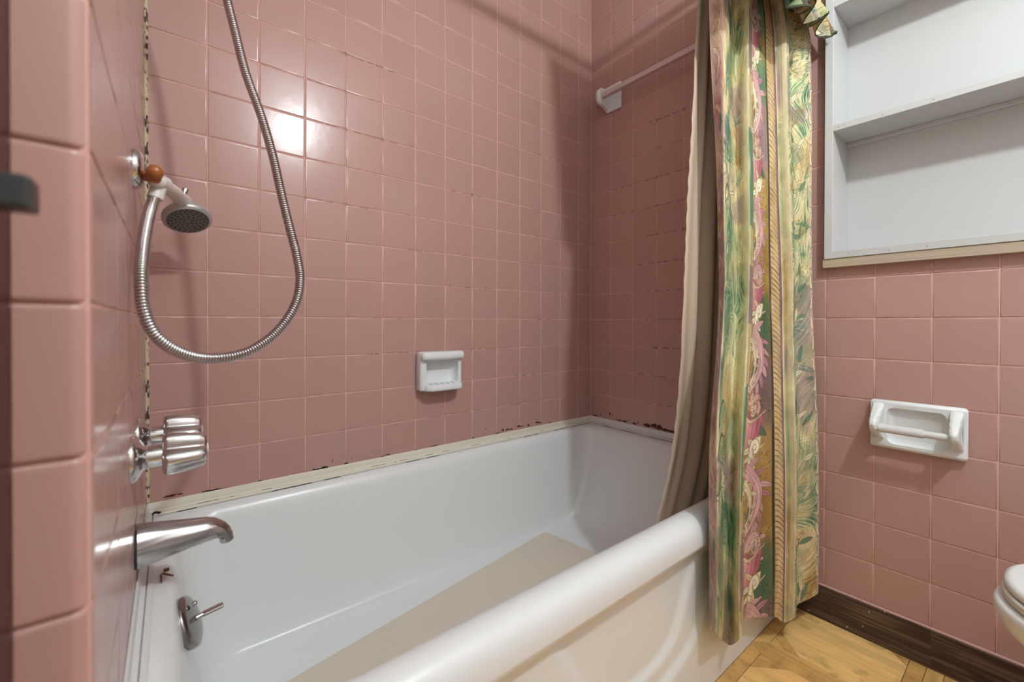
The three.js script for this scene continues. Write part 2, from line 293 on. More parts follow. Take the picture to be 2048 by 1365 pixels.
// strips sealing the tub to the walls
function sealStrip(name, label, path, mat) {                       // path: function(t, up, out) -> Vector3
  const prof = [[.026, 0], [.026, .0022], [.0245, .0034], [.0085, .0046], [.0068, .0066], [.0064, .0102], [.0060, .0108], [.0018, .0109], [.0018, .0125], [.0056, .0126], [.0059, .0132], [.0052, .0190], [.0040, .0202], [.0014, .0206], [.0014, .0190], [0, .0188], [0, 0]];
  const o = structure(name, label, 'trim', path(.5, 0, 0).toArray());
  const rings = []; for (let i = 0; i <= 60; i++) { const t = i / 60; rings.push(prof.map(([up, out]) => path(t, up, out))); }
  part('strip', loft(rings, { crease: .5 }), mat, o); return o;
}
const D0 = -.4530;
const trim1 = sealStrip('trim_1', 'cream two-ridge sealing strip between tub and long tiled wall', (t, u, o) => V3(lerp(XL + .002, XR - .003, t), D0 + u, o + .0005), trimVinyl);
const trim2 = sealStrip('trim_2', 'pale sealing strip between tub end and towel bar wall', (t, u, o) => V3(XR - .0005 - o, D0 + u, lerp(.003, .795, t)), paleVinyl);
const trim3 = sealStrip('trim_3', 'pale sealing strip between tub and tap wall', (t, u, o) => V3(XL + .0005 + o, D0 + u, lerp(.003, .795, t)), paleVinyl);
// dark lines of grime in the grooves and flakes of old paint above the strips
function flake(parent, mat, name, x, y, w, h, face) {
  const n = 14, s = new THREE.Shape(); for (let i = 0; i < n; i++) { const a = i / n * Math.PI * 2, r = rr(.5, 1.1), px = Math.cos(a) * w / 2 * r, py = Math.sin(a) * h / 2 * r; i ? s.lineTo(px, py) : s.moveTo(px, py); }
  const g = new THREE.ExtrudeGeometry(s, { depth: .0006, bevelEnabled: false });
  if (face === 'back') g.translate(x, y, .0001); else { g.rotateY(-Math.PI / 2); g.translate(XR - .0001, y, x); }
  part(name, g, mat, parent);
}
for (const [x, y, w, h, m] of [[.032, -.419, .03, .006, 0], [.05, -.4195, .014, .005, 0], [.118, -.4265, .045, .006, 1], [.10, -.425, .02, .004, 0], [.215, -.427, .01, .006, 1], [.36, -.4265, .025, .005, 1], [.375, -.424, .02, .006, 1], [.345, -.424, .01, .004, 1], [.395, -.410, .002, .012, 1], [.434, -.425, .016, .006, 1], [.45, -.414, .003, .004, 1], [.545, -.4265, .02, .004, 0], [.56, -.424, .016, .004, 1], [.655, -.4265, .012, .004, 1], [.72, -.425, .03, .003, 0], [.876, -.4245, .010, .006, 1], [.93, -.40, .003, .006, 1], [.985, -.425, .02, .004, 1], [1.008, -.417, .008, .010, 1], [1.03, -.4185, .03, .006, 0], [1.05, -.4195, .02, .005, 1], [1.085, -.414, .02, .006, 1], [1.10, -.416, .03, .004, 0], [1.135, -.418, .012, .010, 1], [1.18, -.413, .02, .006, 1], [1.195, -.416, .025, .005, 0], [1.25, -.424, .015, .004, 1]])
  flake(wallBack, m ? mould : redStain, 'paint_flake', x, y, w * rr(.8, 1.2), h, 'back');
for (const [z, y, w, h, m] of [[.03, -.423, .04, .006, 0], [.06, -.413, .004, .016, 0], [.085, -.40, .004, .005, 0], [.11, -.402, .012, .016, 0], [.125, -.406, .006, .006, 0], [.16, -.421, .03, .006, 0], [.185, -.421, .03, .009, 0], [.205, -.413, .006, .006, 0], [.235, -.421, .03, .010, 0], [.25, -.414, .008, .010, 0], [.295, -.417, .05, .016, 0], [.325, -.413, .03, .022, 0], [.345, -.416, .03, .022, 0], [.37, -.420, .035, .014, 0], [.40, -.421, .04, .012, 0]])
  flake(wallRight, redStain, 'paint_flake', z, y, w, h, 'right');
for (const [o, a] of [[trim1, 0], [trim2, 1]]) {                   // grime in the groove
  for (let i = 0; i < 16; i++) { const t = rr(.02, .97), l = rr(.006, .03); const x = lerp(0, a ? .78 : 1.48, t); part('grime', a ? box(XR - .0126, XR - .0108, D0 + .0050, D0 + .0062, x, Math.min(x + l, .79)) : box(x, Math.min(x + l, 1.49), D0 + .0050, D0 + .0062, .0108, .0126), mould, o); }
  for (let i = 0; i < 14; i++) { const t = rr(.02, .97), l = rr(.02, .10); const x = lerp(0, a ? .76 : 1.45, t); part('grime', a ? box(XR - .0214, XR - .0200, D0 - .0005, D0 + .0008, x, x + l) : box(x, x + l, D0 - .0005, D0 + .0008, .0200, .0214), mould, o); }
}
for (const [x, z, s] of [[.006, .012, .010], [.012, .016, .008], [.001, .018, .007]]) { const g = new THREE.IcosahedronGeometry(s * .6, 1); g.scale(1, .6, 1); g.translate(x, D0 + .005, z); part('mould_lump', g, mould, trim1, 'lump of black mould'); }
part('rust_chip', (() => { const g = merge([rod(V3(.022, D0 + .002, .318), V3(.036, D0 + .0015, .336), .0014), box(.023, .031, D0 + .0005, D0 + .003, .303, .311), rod(V3(.0195, D0 + .001, .318), V3(.021, D0 + .001, .347), .001)]); return g; })(), rust, trim3, 'rusty chip left on the strip');

// ---------------------------------------------------------------- mat lying in the tub
{
  const rubber = M({ color: lin(.72, .66, .55), roughness: 0.75, bumpMap: dataTex(256, 256, (u, v) => { const a = (Math.sin(u * 251) * Math.sin(v * 251) > .35 ? 200 : 90); return [a, a, a]; }), bumpScale: .0008 });
  const A = V3(1.125, 0, .107), Ldir = V3(-.889, 0, .140).normalize(), Wdir = V3(.140, 0, .889).normalize(), L = .95, W = .36, r = .018, out = [];
  const corner = (l, w, a0) => { for (let k = 0; k <= 6; k++) { const a = a0 + k / 6 * Math.PI / 2; out.push([l + r * Math.cos(a), w + r * Math.sin(a)]); } };
  corner(r, r, Math.PI); corner(L - r, r, -Math.PI / 2); corner(L - r, W - r, 0); corner(r, W - r, Math.PI / 2);
  const ringAt = (y, e) => out.map(([l, w]) => { const c = [L / 2, W / 2], q = V3(0, 0, 0).copy(A).addScaledVector(Ldir, c[0] + (l - c[0]) * (1 - e / L * 2)).addScaledVector(Wdir, c[1] + (w - c[1]) * (1 - e / W * 2)); q.y = y; return q; });
  const mat = thing('bath_mat', 'beige rubber bath mat lying askew in the white tub', 'mat', [.70, -.7995, .35]);
  const g = loft([ringAt(-.7972, 0), ringAt(-.7955, -.0006), ringAt(-.7942, .001), ringAt(-.7938, .004)], {});
  planarUV(g, (x, z) => x / .3, y => y); { const p = g.attributes.position, uv = g.attributes.uv; for (let i = 0; i < p.count; i++) uv.setXY(i, p.getX(i) / .3, p.getZ(i) / .3); }
  part('mat', g, rubber, mat);
}

// ---------------------------------------------------------------- taps, spout
function fluted(r, depth, lobes, n = 72) { return Array.from({ length: n }, (_, i) => { const a = i / n * Math.PI * 2; const k = Math.pow(.5 + .5 * Math.cos(lobes * a), .7); return [Math.cos(a) * (r - depth * (1 - k)), Math.sin(a) * (r - depth * (1 - k))]; }); }
function tap(z, y, label, spin) {
  const o = thing('tap_handle', label, 'tap', [XL, y, z], 'chrome taps on the pink wall');
  const X = V3(1, 0, 0);
  part('escutcheon', lathe([[.0335, 0], [.0335, .0025], [.031, .006], [.024, .0105], [.0175, .0135], [.016, .018]], X, V3(XL, y, z), 48), chrome, o);
  part('collar', lathe([[.0150, .010], [.0155, .012], [.0155, .034], [.0145, .036], [0, .036]], X, V3(XL, y, z), 40), chrome, o);
  const rings = [[.034, .024], [.0355, .0300], [.041, .0325], [.060, .0312], [.076, .0285], [.084, .0262], [.0875, .0215]].map(([h, r]) => fluted(r, r * .36, 4).map(([a, b]) => { const c = Math.cos(spin), s = Math.sin(spin); return V3(XL + h, y + a * c - b * s, z + a * s + b * c); }));
  part('knob', loft(rings), chrome, o);
  part('index_button', lathe([[0, .0905], [.006, .0902], [.0085, .0890], [.0085, .086]], X, V3(XL, y, z), 24), softPlastic, o, 'round pale button at the end of the knob');
  return o;
}
tap(.46, -.21, 'chrome four-lobed tap handle nearer the rounded tile edge', .2);
tap(.31, -.21, 'chrome four-lobed tap handle nearer the caulked room corner', .05);
{
  const o = thing('tub_spout', 'brushed chrome tub spout with a hooked end over the rim', 'spout', [XL, -.366, .385]);
  const S = [[-.010, -.332, -.401], [.0, -.3325, -.400], [.03, -.3375, -.394], [.06, -.3425, -.389], [.080, -.3455, -.3858], [.092, -.3495, -.3845], [.1005, -.3555, -.3840]];
  const circ = (x, t, b, w, tilt = 0) => Array.from({ length: 32 }, (_, i) => { const a = i / 32 * Math.PI * 2, yy = (t + b) / 2 + (t - b) / 2 * Math.sin(a); return V3(x + tilt * ((t + b) / 2 - yy), yy, .385 + w * Math.cos(a)); });
  const rings = S.map(([x, t, b], i) => circ(x, t, b, lerp(.030, .0165, i / (S.length - 1))));
  // the nose turns down
  for (const [tx, ty, bx, by, w] of [[.1075, -.3615, .0955, -.3842, .0168], [.1140, -.3695, .0965, -.3845, .0162], [.1180, -.379, .0980, -.3862, .0156], [.1198, -.390, .0993, -.3935, .0150]]) rings.push(Array.from({ length: 32 }, (_, i) => { const a = i / 32 * Math.PI * 2, q = (1 + Math.sin(a)) / 2; return V3(lerp(bx, tx, q), lerp(by, ty, q), .385 + w * Math.cos(a)); }));
  part('spout_body', loft(rings, { crease: .9 }), satinChrome, o);
  part('wall_gasket', lathe([[.0335, 0], [.0335, .003], [.031, .0035]], V3(1, 0, 0), V3(XL, -.3665, .385), 40), darkHole, o, 'dark gasket ring against the tile');
}

// ---------------------------------------------------------------- hand shower on its amber bracket, with the ribbed hose
{
  const o = thing('hand_shower', 'hand shower head on an amber bracket with looping chrome hose', 'shower', [XL, .222, .40]);
  part('escutcheon', lathe([[.030, 0], [.030, .004], [.0285, .0085], [.022, .0118], [.010, .013], [.007, .013]], V3(1, 0, 0), V3(XL, .222, .40), 48), chrome, o);
  part('bracket_arm', rod(V3(XL + .008, .2140, .40), V3(.0170, .2060, .428), .0070, .0080), amber, o, 'amber plastic arm');
  part('pivot_ball', new THREE.SphereGeometry(.0110, 28, 20).translate(.0158, .2140, .431), amber, o, 'glossy amber ball');
  part('cradle', merge([rod(V3(.0185, .2075, .412), V3(.0255, .2105, .380), .0112, .0125), new THREE.SphereGeometry(.0105, 20, 14).translate(.0185, .2065, .410)]), whitePlastic, o, 'white plastic cradle');
  part('handle', loft([[.0165, .205, .408, .0100], [.0215, .2095, .39, .0112], [.0300, .2155, .34, .0122], [.0385, .2225, .285, .0128], [.0455, .2290, .230, .0132], [.0515, .2340, .185, .0150], [.0560, .2330, .165, .0170]].map(([x, y, z, r]) => Array.from({ length: 24 }, (_, k) => { const a = k / 24 * 6.2832; return V3(x + r * Math.cos(a), y + r * Math.sin(a) * .9, z + r * .15 * Math.sin(a)); }))), whitePlastic, o, 'white plastic handle');
  part('spray_switch', merge([rod(V3(.0545, .244, .165), V3(.0575, .256, .163), .0030), rod(V3(.0570, .254, .163), V3(.0590, .262, .162), .0055)]), chrome, o);
  const n = V3(.12, -.85, .50).normalize(), fc = V3(.0628, .1975, .157);
  const head = part('spray_head', lathe([[.037, .0006], [.040, -.0003], [.0430, -.003], [.0436, -.0075], [.0425, -.013], [.036, -.021], [.027, -.028], [.019, -.034], [.012, -.040]], n, fc, 56), M({ color: lin(.56, .57, .57), metalness: .55, roughness: .28 }), o, 'silver round spray head');
  part('spray_face', lathe([[0, .0002], [.015, .0007], [.037, .0005]], n, fc, 48), M({ color: lin(.16, .155, .15), roughness: .5 }), head, 'grey face dotted with nozzles');
  const q = new THREE.Quaternion().setFromUnitVectors(V3(0, 1, 0), n), holes = [];
  for (const [r, c] of [[.0075, 6], [.0145, 10], [.0215, 14], [.0275, 18], [.0330, 22]]) for (let i = 0; i < c; i++) { const a = i / c * 6.2832 + r * 300; const g = new THREE.CylinderGeometry(.0014, .0014, .0012, 8); g.translate(Math.cos(a) * r, .0009, Math.sin(a) * r); g.applyQuaternion(q); g.translate(fc.x, fc.y, fc.z); holes.push(g); }
  const nz = part('nozzles', merge(holes), darkHole, head); nz.userData.kind = 'stuff';
  part('hose_nut', rod(V3(.0195, .2005, .3975), V3(.0150, .181, .4005), .0098, .0104, 28), whitePlastic, o, 'pale hose nut');
  const path = new THREE.CatmullRomCurve3([[0.0165, 0.189, 0.398], [0.0108, 0.1634, 0.4138], [0.007, 0.1345, 0.443], [0.0036, 0.0879, 0.4853], [0.003, 0.0434, 0.5172], [0.0062, 0.0018, 0.5239], [0.0183, -0.0319, 0.5172], [0.0456, -0.0576, 0.4944], [0.0846, -0.0693, 0.4681], [0.1334, -0.0623, 0.4494], [0.1788, -0.03, 0.4341], [0.2099, 0.0183, 0.4266], [0.2207, 0.0649, 0.4156], [0.2181, 0.1126, 0.4003], [0.2088, 0.1692, 0.3835], [0.1982, 0.2327, 0.3682], [0.188, 0.2977, 0.3544], [0.1714, 0.3776, 0.3355], [0.1475, 0.4684, 0.3105], [0.1328, 0.5464, 0.2951], [0.1203, 0.6106, 0.2851], [0.1091, 0.6687, 0.285], [.098, .75, .31], [.088, .84, .355], [.085, .90, .38]].map(p => V3(...p)));
  const len = path.getLength(), pitch = .0042, N = Math.floor(len / pitch) * 4, fr = path.computeFrenetFrames(N, false), rings = [];
  for (let i = 0; i <= N; i++) { const p = path.getPointAt(i / N), r = [.0058, .0080, .0083, .0080][i % 4]; rings.push(Array.from({ length: 14 }, (_, k) => { const a = k / 14 * 6.2832; return p.clone().addScaledVector(fr.normals[i], Math.cos(a) * r).addScaledVector(fr.binormals[i], Math.sin(a) * r); })); }
  const hose = part('hose', loft(rings), M({ color: lin(.62, .62, .62), metalness: 1, roughness: .16 }), o, 'ribbed chrome hose');
  part('hose_lining', new THREE.TubeGeometry(path, 400, .0070, 12), darkHole, hose, 'black rubber between the ribs');
}
{ // the pipe above the frame that the hose comes down from
  const o = thing('overhead_shower_pipe', 'chrome shower pipe high on the tap wall holding the hose end', 'pipe', [XL, .95, .38]);
  part('flange', lathe([[.030, 0], [.030, .003], [.022, .009], [.011, .012]], V3(1, 0, 0), V3(XL, .98, .38), 40), chrome, o);
  const t = new THREE.TubeGeometry(new THREE.CatmullRomCurve3([V3(XL, .98, .38), V3(.03, .985, .38), V3(.065, .97, .38), V3(.085, .93, .38), V3(.085, .897, .38)]), 40, .0105, 20); part('pipe', t, chrome, o);
}

// ---------------------------------------------------------------- soap dish
const ev = new Evaluator(); ev.useGroups = false;
const B = (g) => { const b = new Brush(g); b.updateMatrixWorld(); return b; };
const csg = (a, b, op) => ev.evaluate(a, b, op);
{
  const o = thing('soap_dish', 'white ceramic soap dish set on the long tiled wall', 'soap dish', [.729, -.232, 0]);
  const x0 = .652, x1 = .806, y0 = -.2335, y1 = -.1075;
  let s = B(box(x0, x1, y0, y1, .0006, .0370, .007));
  s = csg(s, B(box(x0 + .021, x1 - .016, y0 + .020, y1 - .026, .0035, .09, .013)), SUBTRACTION);
  s = csg(s, B(box(x0 + .0005, x1, y1 - .027, y1 - .0005, .010, .0560, .0095)), ADDITION);
  const sh = new THREE.Shape(); sh.moveTo(x0 + .012, -.010); sh.lineTo(x1 - .003, -.010); sh.lineTo(x1 - .004, -.040); sh.quadraticCurveTo(x1 - .008, -.059, x1 - .03, -.060); sh.lineTo(x0 + .040, -.060); sh.quadraticCurveTo(x0 + .017, -.058, x0 + .012, -.032); sh.closePath();
  const tray = new THREE.ExtrudeGeometry(sh, { depth: .010, bevelEnabled: true, bevelSize: .005, bevelThickness: .005, bevelOffset: -.005, bevelSegments: 4, curveSegments: 16 }); tray.rotateX(-Math.PI / 2); tray.scale(1, 1, 1); tray.translate(0, y0 + .004, 0);
  s = csg(s, B(mergeVertices(tray)), ADDITION);
  part('dish', toCreasedNormals(s.geometry, .7), ceramic, o);
  for (let i = 0; i < 5; i++) part('ridge', (() => { const g = new RoundedBoxGeometry(.007, .006, .030, 2, .0028); g.translate(x0 + .040 + i * .020, y0 + .0205, .036); return g; })(), ceramic, o);
}
// ---------------------------------------------------------------- towel bar
{
  const o = thing('towel_bar', 'translucent pinkish towel bar on white ceramic brackets by the corner', 'towel bar', [XR, .93, .40]);
  for (const z of [.098, .712]) {
    const dir = z < .4 ? 1 : -1, za = z < .4 ? .0935 : .6435;
    const pl = part('bracket', box(XR - .0125, XR - .0005, .877, .987, za, za + .0755, .005), ceramic, o, 'white ceramic bracket');
    const sh = new THREE.Shape(); sh.moveTo(0, .885 - .93); sh.bezierCurveTo(.014, .888 - .93, .024, .900 - .93, .040, .898 - .93); sh.bezierCurveTo(.074, .896 - .93, .078, .966 - .93, .046, .968 - .93); sh.bezierCurveTo(.030, .969 - .93, .014, .976 - .93, 0, .98 - .93); sh.closePath();
    const g = new THREE.ExtrudeGeometry(sh, { depth: .012, bevelEnabled: true, bevelSize: .004, bevelThickness: .004, bevelOffset: -.004, bevelSegments: 3, curveSegments: 14 }); g.rotateY(-Math.PI / 2); g.translate(0, .93, 0);
    // rotateY(-90): shape x -> z, depth -> -x ; turn so that the ear stands out of the wall
    const p = g.attributes.position; for (let i = 0; i < p.count; i++) { const zz = p.getZ(i), xx = p.getX(i); p.setXYZ(i, XR - .006 - zz, p.getY(i), z - dir * (-xx) * 0 + (xx + .006)); }
    g.computeVertexNormals();
    part('post', toCreasedNormals(g, .6), ceramic, pl);
  }
  part('bar', box(XR - .062, XR - .042, .9230, .9430, .102, .708, .002), barPlastic, o, 'flat translucent pinkish plastic bar');
}
// ---------------------------------------------------------------- toilet paper holder
{
  const o = thing('paper_holder', 'white ceramic toilet paper holder with an empty roller', 'paper holder', [XR, -.337, 1.071]);
  const z0 = .9815, z1 = 1.1605, y0 = -.3375, y1 = -.213;
  let s = B(box(XR - .0185, XR - .0006, y0, y1, z0, z1, .008));
  s = csg(s, B(box(XR - .08, XR - .0050, y0 + .014, y1 - .017, z0 + .034, z1 - .034, .016)), SUBTRACTION);
  for (const [a, b] of [[z0 + .006, z0 + .030], [z1 - .030, z1 - .006]]) {
    const rings = []; const N = 26;
    for (let i = 0; i <= N; i++) { const t = i / N, y = lerp(y1 - .004, y0 + .020, t); const bump = Math.pow(Math.sin(Math.PI * Math.pow(t, 1.1)), 1.15); const out = .010 + .070 * bump, w = lerp((b - a) / 2, (b - a) / 2 * .82, bump); rings.push(Array.from({ length: 20 }, (_, k) => { const q = k / 20 * 6.2832, c = Math.cos(q), d = Math.sin(q); const cx = Math.sign(c) * Math.pow(Math.abs(c), .6), cz = Math.sign(d) * Math.pow(Math.abs(d), .6); return V3(XR - .004 - out / 2 - cx * out / 2, y, (a + b) / 2 + cz * w); })); }
    s = csg(s, B(loft(rings)), ADDITION);
  }
  part('holder', toCreasedNormals(s.geometry, .8), ceramic, o);
  const ry = -.277, rx = XR - .068;
  const roll = part('roller', merge([rod(V3(rx, ry, 1.0105), V3(rx, ry, 1.092), .0105, .0105, 32), rod(V3(rx, ry, 1.092), V3(rx, ry, 1.1300), .0082, .0082, 32)]), M({ color: lin(.70, .70, .695), roughness: .4 }), o, 'white plastic spring roller');
  part('roller_pin', rod(V3(rx, ry, 1.003), V3(rx, ry, 1.0115), .0060, .0070), softPlastic, roll);
  part('roller_pin', rod(V3(rx, ry, 1.129), V3(rx, ry, 1.136), .0070, .0050), softPlastic, roll);
}
// ---------------------------------------------------------------- recessed shelf cabinet
{
  const o = thing('shelf_cabinet', 'white painted shelf cabinet let into the pink wall', 'shelf', [XR + .05, CAB.y0, 1.32]);
  const xf = 1.475, xb = 1.612, { z0, z1, y0, y1 } = CAB;
  part('side_panel', box(xf, xb, .166, y1, z0, z0 + .0195, .0012), whitePaint, o);
  part('side_panel', box(xf, xb, .166, y1, z1 - .0195, z1, .0012), whitePaint, o);
  part('back_panel', box(xb, xb + .008, .16, y1, z0, z1), whitePaint, o);
  part('shelf', box(xf + .0005, xb, .1665, .186, z0 + .0195, z1 - .0195, .0012), whitePaint, o);
  part('shelf', box(xf + .0005, xb, .5195, .5370, z0 + .0195, z1 - .0195, .0012), whitePaint, o);
  part('shelf', box(xf + .0005, xb, .8630, .8810, z0 + .0195, z1 - .0195, .0012), whitePaint, o);
  part('shelf', box(xf + .0005, xb, y1 - .0195, y1, z0 + .0195, z1 - .0195, .0012), whitePaint, o);
  part('ledger_strip', box(xf + .003, XR - .0005, y0 - .001, .1660, z0 - .004, z1, .001), rawWood, o, 'bare wood strip under the cabinet');
  part('scribe_strip', box(xf + .010, XR - .0005, .166, y1, z0 - .0045, z0, .0008), M({ color: lin(.22, .19, .17), roughness: .7 }), o, 'grey edge strip along the side');
  part('shelf_cleat', box(xb - .010, xb - .0002, .5075, .5195, z0 + .0195, z1 - .0195, .002), whitePaint, o);
  for (const [y, z] of [[.5285, .912], [.5285, .922], [.5275, 1.005], [.528, 1.10], [.530, .889], [.175, 1.02], [.176, 1.09], [.178, .935], [.35, .889], [.70, .889]]) part('nail_head', lathe([[0, .0004], [.0013, .0003], [.0016, -.0004]], V3(-1, 0, 0), V3(xf, y, z), 10), M({ color: lin(.40, .39, .38), roughness: .6 }), o);
}
// ---------------------------------------------------------------- curtain rod
{
  const o = thing('curtain_rod', 'white curtain rod spanning the alcove above the tub', 'rod', [.75, 1.16, .735]);
  part('tube', rod(V3(XL + .001, 1.16, .735), V3(XR - .001, 1.16, .735), .0135), whitePaint, o);
  for (const [x, d] of [[XL, 1], [XR, -1]]) part('flange', lathe([[.032, 0], [.032, .004], [.018, .016], [.0136, .018]], V3(d, 0, 0), V3(x, 1.16, .735), 32), whitePaint, o);
}
// ---------------------------------------------------------------- printed curtain
const RODY = 1.135;
const CT = [[1.068, 0.752], [1.077, 0.782], [1.18, 0.764], [1.178, 0.798], [1.227, 0.786], [1.287, 0.802], [1.315, 0.81], [1.321, 0.832], [1.378, 0.826], [1.407, 0.848], [1.443, 0.855], [1.484, 0.802]];
const CM = [[1.118, 0.756], [1.085, 0.785], [1.194, 0.764], [1.187, 0.8], [1.238, 0.788], [1.328, 0.804], [1.37, 0.813], [1.374, 0.836], [1.415, 0.83], [1.43, 0.85], [1.455, 0.858], [1.487, 0.802]];
const CB = [[0.96, 0.812], [0.942, 0.838], [1.048, 0.814], [1.033, 0.847], [1.102, 0.824], [1.278, 0.836], [1.303, 0.846], [1.303, 0.868], [1.348, 0.858], [1.409, 0.872], [1.456, 0.876], [1.486, 0.822]];
const HEM = [-0.692, -0.676, -0.763, -0.724, -0.726, -0.787, -0.806, -0.782, -0.772, -0.769, -0.767, -0.767];
const NCURT = 220;
// arc length along the mid level decides the share of the cloth between the folds
const arc = (() => { const p = catmull(CM.map(c => [c[0], 0, c[1]]), 1000), s = [0]; for (let i = 1; i < p.length; i++) s.push(s[i - 1] + p[i].distanceTo(p[i - 1])); const T = s[s.length - 1]; return CM.map((_, i) => s[Math.round(i / 11 * 1000)] / T); })();
function curtainTexture() {
  const W = 1024, H = 2048, [c, g] = canvas(W, H), Hm = 1.95, px = m => m / Hm * H;       // m metres down from the top of the cloth
  const Y = y => px(RODY - y);                                                      // height in the room -> canvas row
  const X = t => { const i = Math.min(10, Math.floor(t)), f = t - i; return lerp(arc[i], arc[i + 1], f) * W; };   // fold index -> canvas column
  g.fillStyle = rgb(222, 205, 158); g.fillRect(0, 0, W, H);
  const blob = (x, y, rx, ry, r, gg, b, a) => { g.save(); g.translate(x, y); g.scale(rx, ry); const q = g.createRadialGradient(0, 0, 0, 0, 0, 1); q.addColorStop(0, rgb(r, gg, b, a)); q.addColorStop(.55, rgb(r, gg, b, a * .6)); q.addColorStop(1, rgb(r, gg, b, 0)); g.fillStyle = q; g.beginPath(); g.arc(0, 0, 1, 0, 7); g.fill(); g.restore(); };
  const clip = (a, b, f) => { g.save(); g.beginPath(); g.rect(X(a), 0, X(b) - X(a), H); g.clip(); f(X(a), X(b)); g.restore(); };
  const plume = (x, y, len, ang, bend, n, col, w) => { for (let i = 0; i < n; i++) { const a = ang + (i / n - .5) * 1.1 + rr(-.08, .08), l = len * rr(.6, 1); g.strokeStyle = rgb(col[0] + rr(-14, 14), col[1] + rr(-14, 14), col[2] + rr(-12, 12), rr(.22, .55)); g.lineWidth = w * rr(.5, 1.3); g.beginPath(); g.moveTo(x + rr(-4, 4), y + rr(-6, 6)); g.quadraticCurveTo(x + Math.cos(a) * l * .6, y + Math.sin(a) * l * .6, x + Math.cos(a + bend) * l, y + Math.sin(a + bend) * l); g.stroke(); } };
  const leaf = (x, y, len, ang, w, fill, line) => { g.save(); g.translate(x, y); g.rotate(ang); g.fillStyle = fill; g.beginPath(); g.moveTo(0, 0); g.bezierCurveTo(len * .25, -w, len * .75, -w * .8, len, 0); g.bezierCurveTo(len * .7, w * .5, len * .3, w * .7, 0, 0); g.fill(); if (line) { g.strokeStyle = line; g.lineWidth = 1.6; g.stroke(); g.beginPath(); g.moveTo(len * .05, 0); g.quadraticCurveTo(len * .5, -w * .25, len * .9, 0); g.stroke(); } g.restore(); };
  const taper = (pts, w0, w1, fill, line, lw = 2.2) => { const n = pts.length, L = [], R = []; for (let i = 0; i < n; i++) { const a = pts[Math.max(0, i - 1)], b = pts[Math.min(n - 1, i + 1)], d = Math.hypot(b[0] - a[0], b[1] - a[1]) || 1, nx = -(b[1] - a[1]) / d, ny = (b[0] - a[0]) / d, w = lerp(w0, w1, i / (n - 1)); L.push([pts[i][0] + nx * w, pts[i][1] + ny * w]); R.unshift([pts[i][0] - nx * w, pts[i][1] - ny * w]); } g.beginPath(); [...L, ...R].forEach((p, i) => i ? g.lineTo(p[0], p[1]) : g.moveTo(p[0], p[1])); g.closePath(); g.fillStyle = fill; g.fill(); if (line) { g.strokeStyle = line; g.lineWidth = lw; g.stroke(); } };
  // a volute: stem from (x, y) rising by h, curling to side s with radius r
  const volute = (x, y, h, r, s, w0, w1, fill, line, turns = 1.35) => { const p = []; for (let i = 0; i <= 18; i++) { const t = i / 18; p.push([x + s * Math.sin(t * 2.6) * w0 * .5 - s * (1 - t) * 4, y - h * t]); } const cx = p[18][0] + s * r, cy = p[18][1]; for (let i = 1; i <= 40; i++) { const t = i / 40, a = Math.PI + t * turns * 2 * Math.PI, q = r * (1 - .78 * t); p.push([cx + s * Math.cos(a) * q * (1), cy + Math.sin(a) * q * 1.15]); } taper(p, w0, w1, fill, line); const e = p[p.length - 1]; g.fillStyle = fill; g.beginPath(); g.arc(e[0], e[1], w1 * 1.8, 0, 7); g.fill(); if (line) { g.lineWidth = 1.4; g.strokeStyle = line; g.stroke(); } };
  const speck = (x0, x1, y0, y1, n, col) => { for (let i = 0; i < n; i++) { g.fillStyle = rgb(col[0], col[1], col[2], rr(.2, .7)); g.beginPath(); g.ellipse(rr(x0, x1), rr(y0, y1), rr(.8, 3), rr(.8, 4), rnd() * 3, 0, 7); g.fill(); } };
  // a curling stem edged with leaf lobes, veined, in several tints
  const acanthus = (x0, y0, x1, y1, x2, y2, x3, y3, w, cols, n) => {
    const bz = t => { const u = 1 - t; return [u * u * u * x0 + 3 * u * u * t * x1 + 3 * u * t * t * x2 + t * t * t * x3, u * u * u * y0 + 3 * u * u * t * y1 + 3 * u * t * t * y2 + t * t * t * y3]; };
    for (let i = 0; i < n; i++) { const t = (i + .4) / n, p = bz(t), q = bz(Math.min(1, t + .02)), a = Math.atan2(q[1] - p[1], q[0] - p[0]), sd = i % 2 ? 1 : -1; leaf(p[0], p[1], w * rr(1.3, 2.1) * (1.15 - .5 * t), a + sd * rr(.55, 1.1), w * rr(.32, .5), cols[i % cols.length], rgb(96, 70, 52, .5)); }
    const pts = Array.from({ length: 30 }, (_, i) => bz(i / 29)); taper(pts, w * .55, w * .16, cols[0], rgb(96, 70, 52, .55), 1.3);
    for (let k = -1; k <= 1; k++) taper(pts.map(p => [p[0] + k * w * .22, p[1] + k]), .5, 1.1, k ? rgb(120, 84, 70, .45) : rgb(244, 232, 204, .6));
  };
  const green = [86, 130, 102], dgreen = [52, 96, 74], gold = [178, 144, 82], brown = [136, 104, 58], mauve = [142, 118, 124], cream = [228, 214, 174], pink = [206, 158, 160], rose = [176, 92, 106];
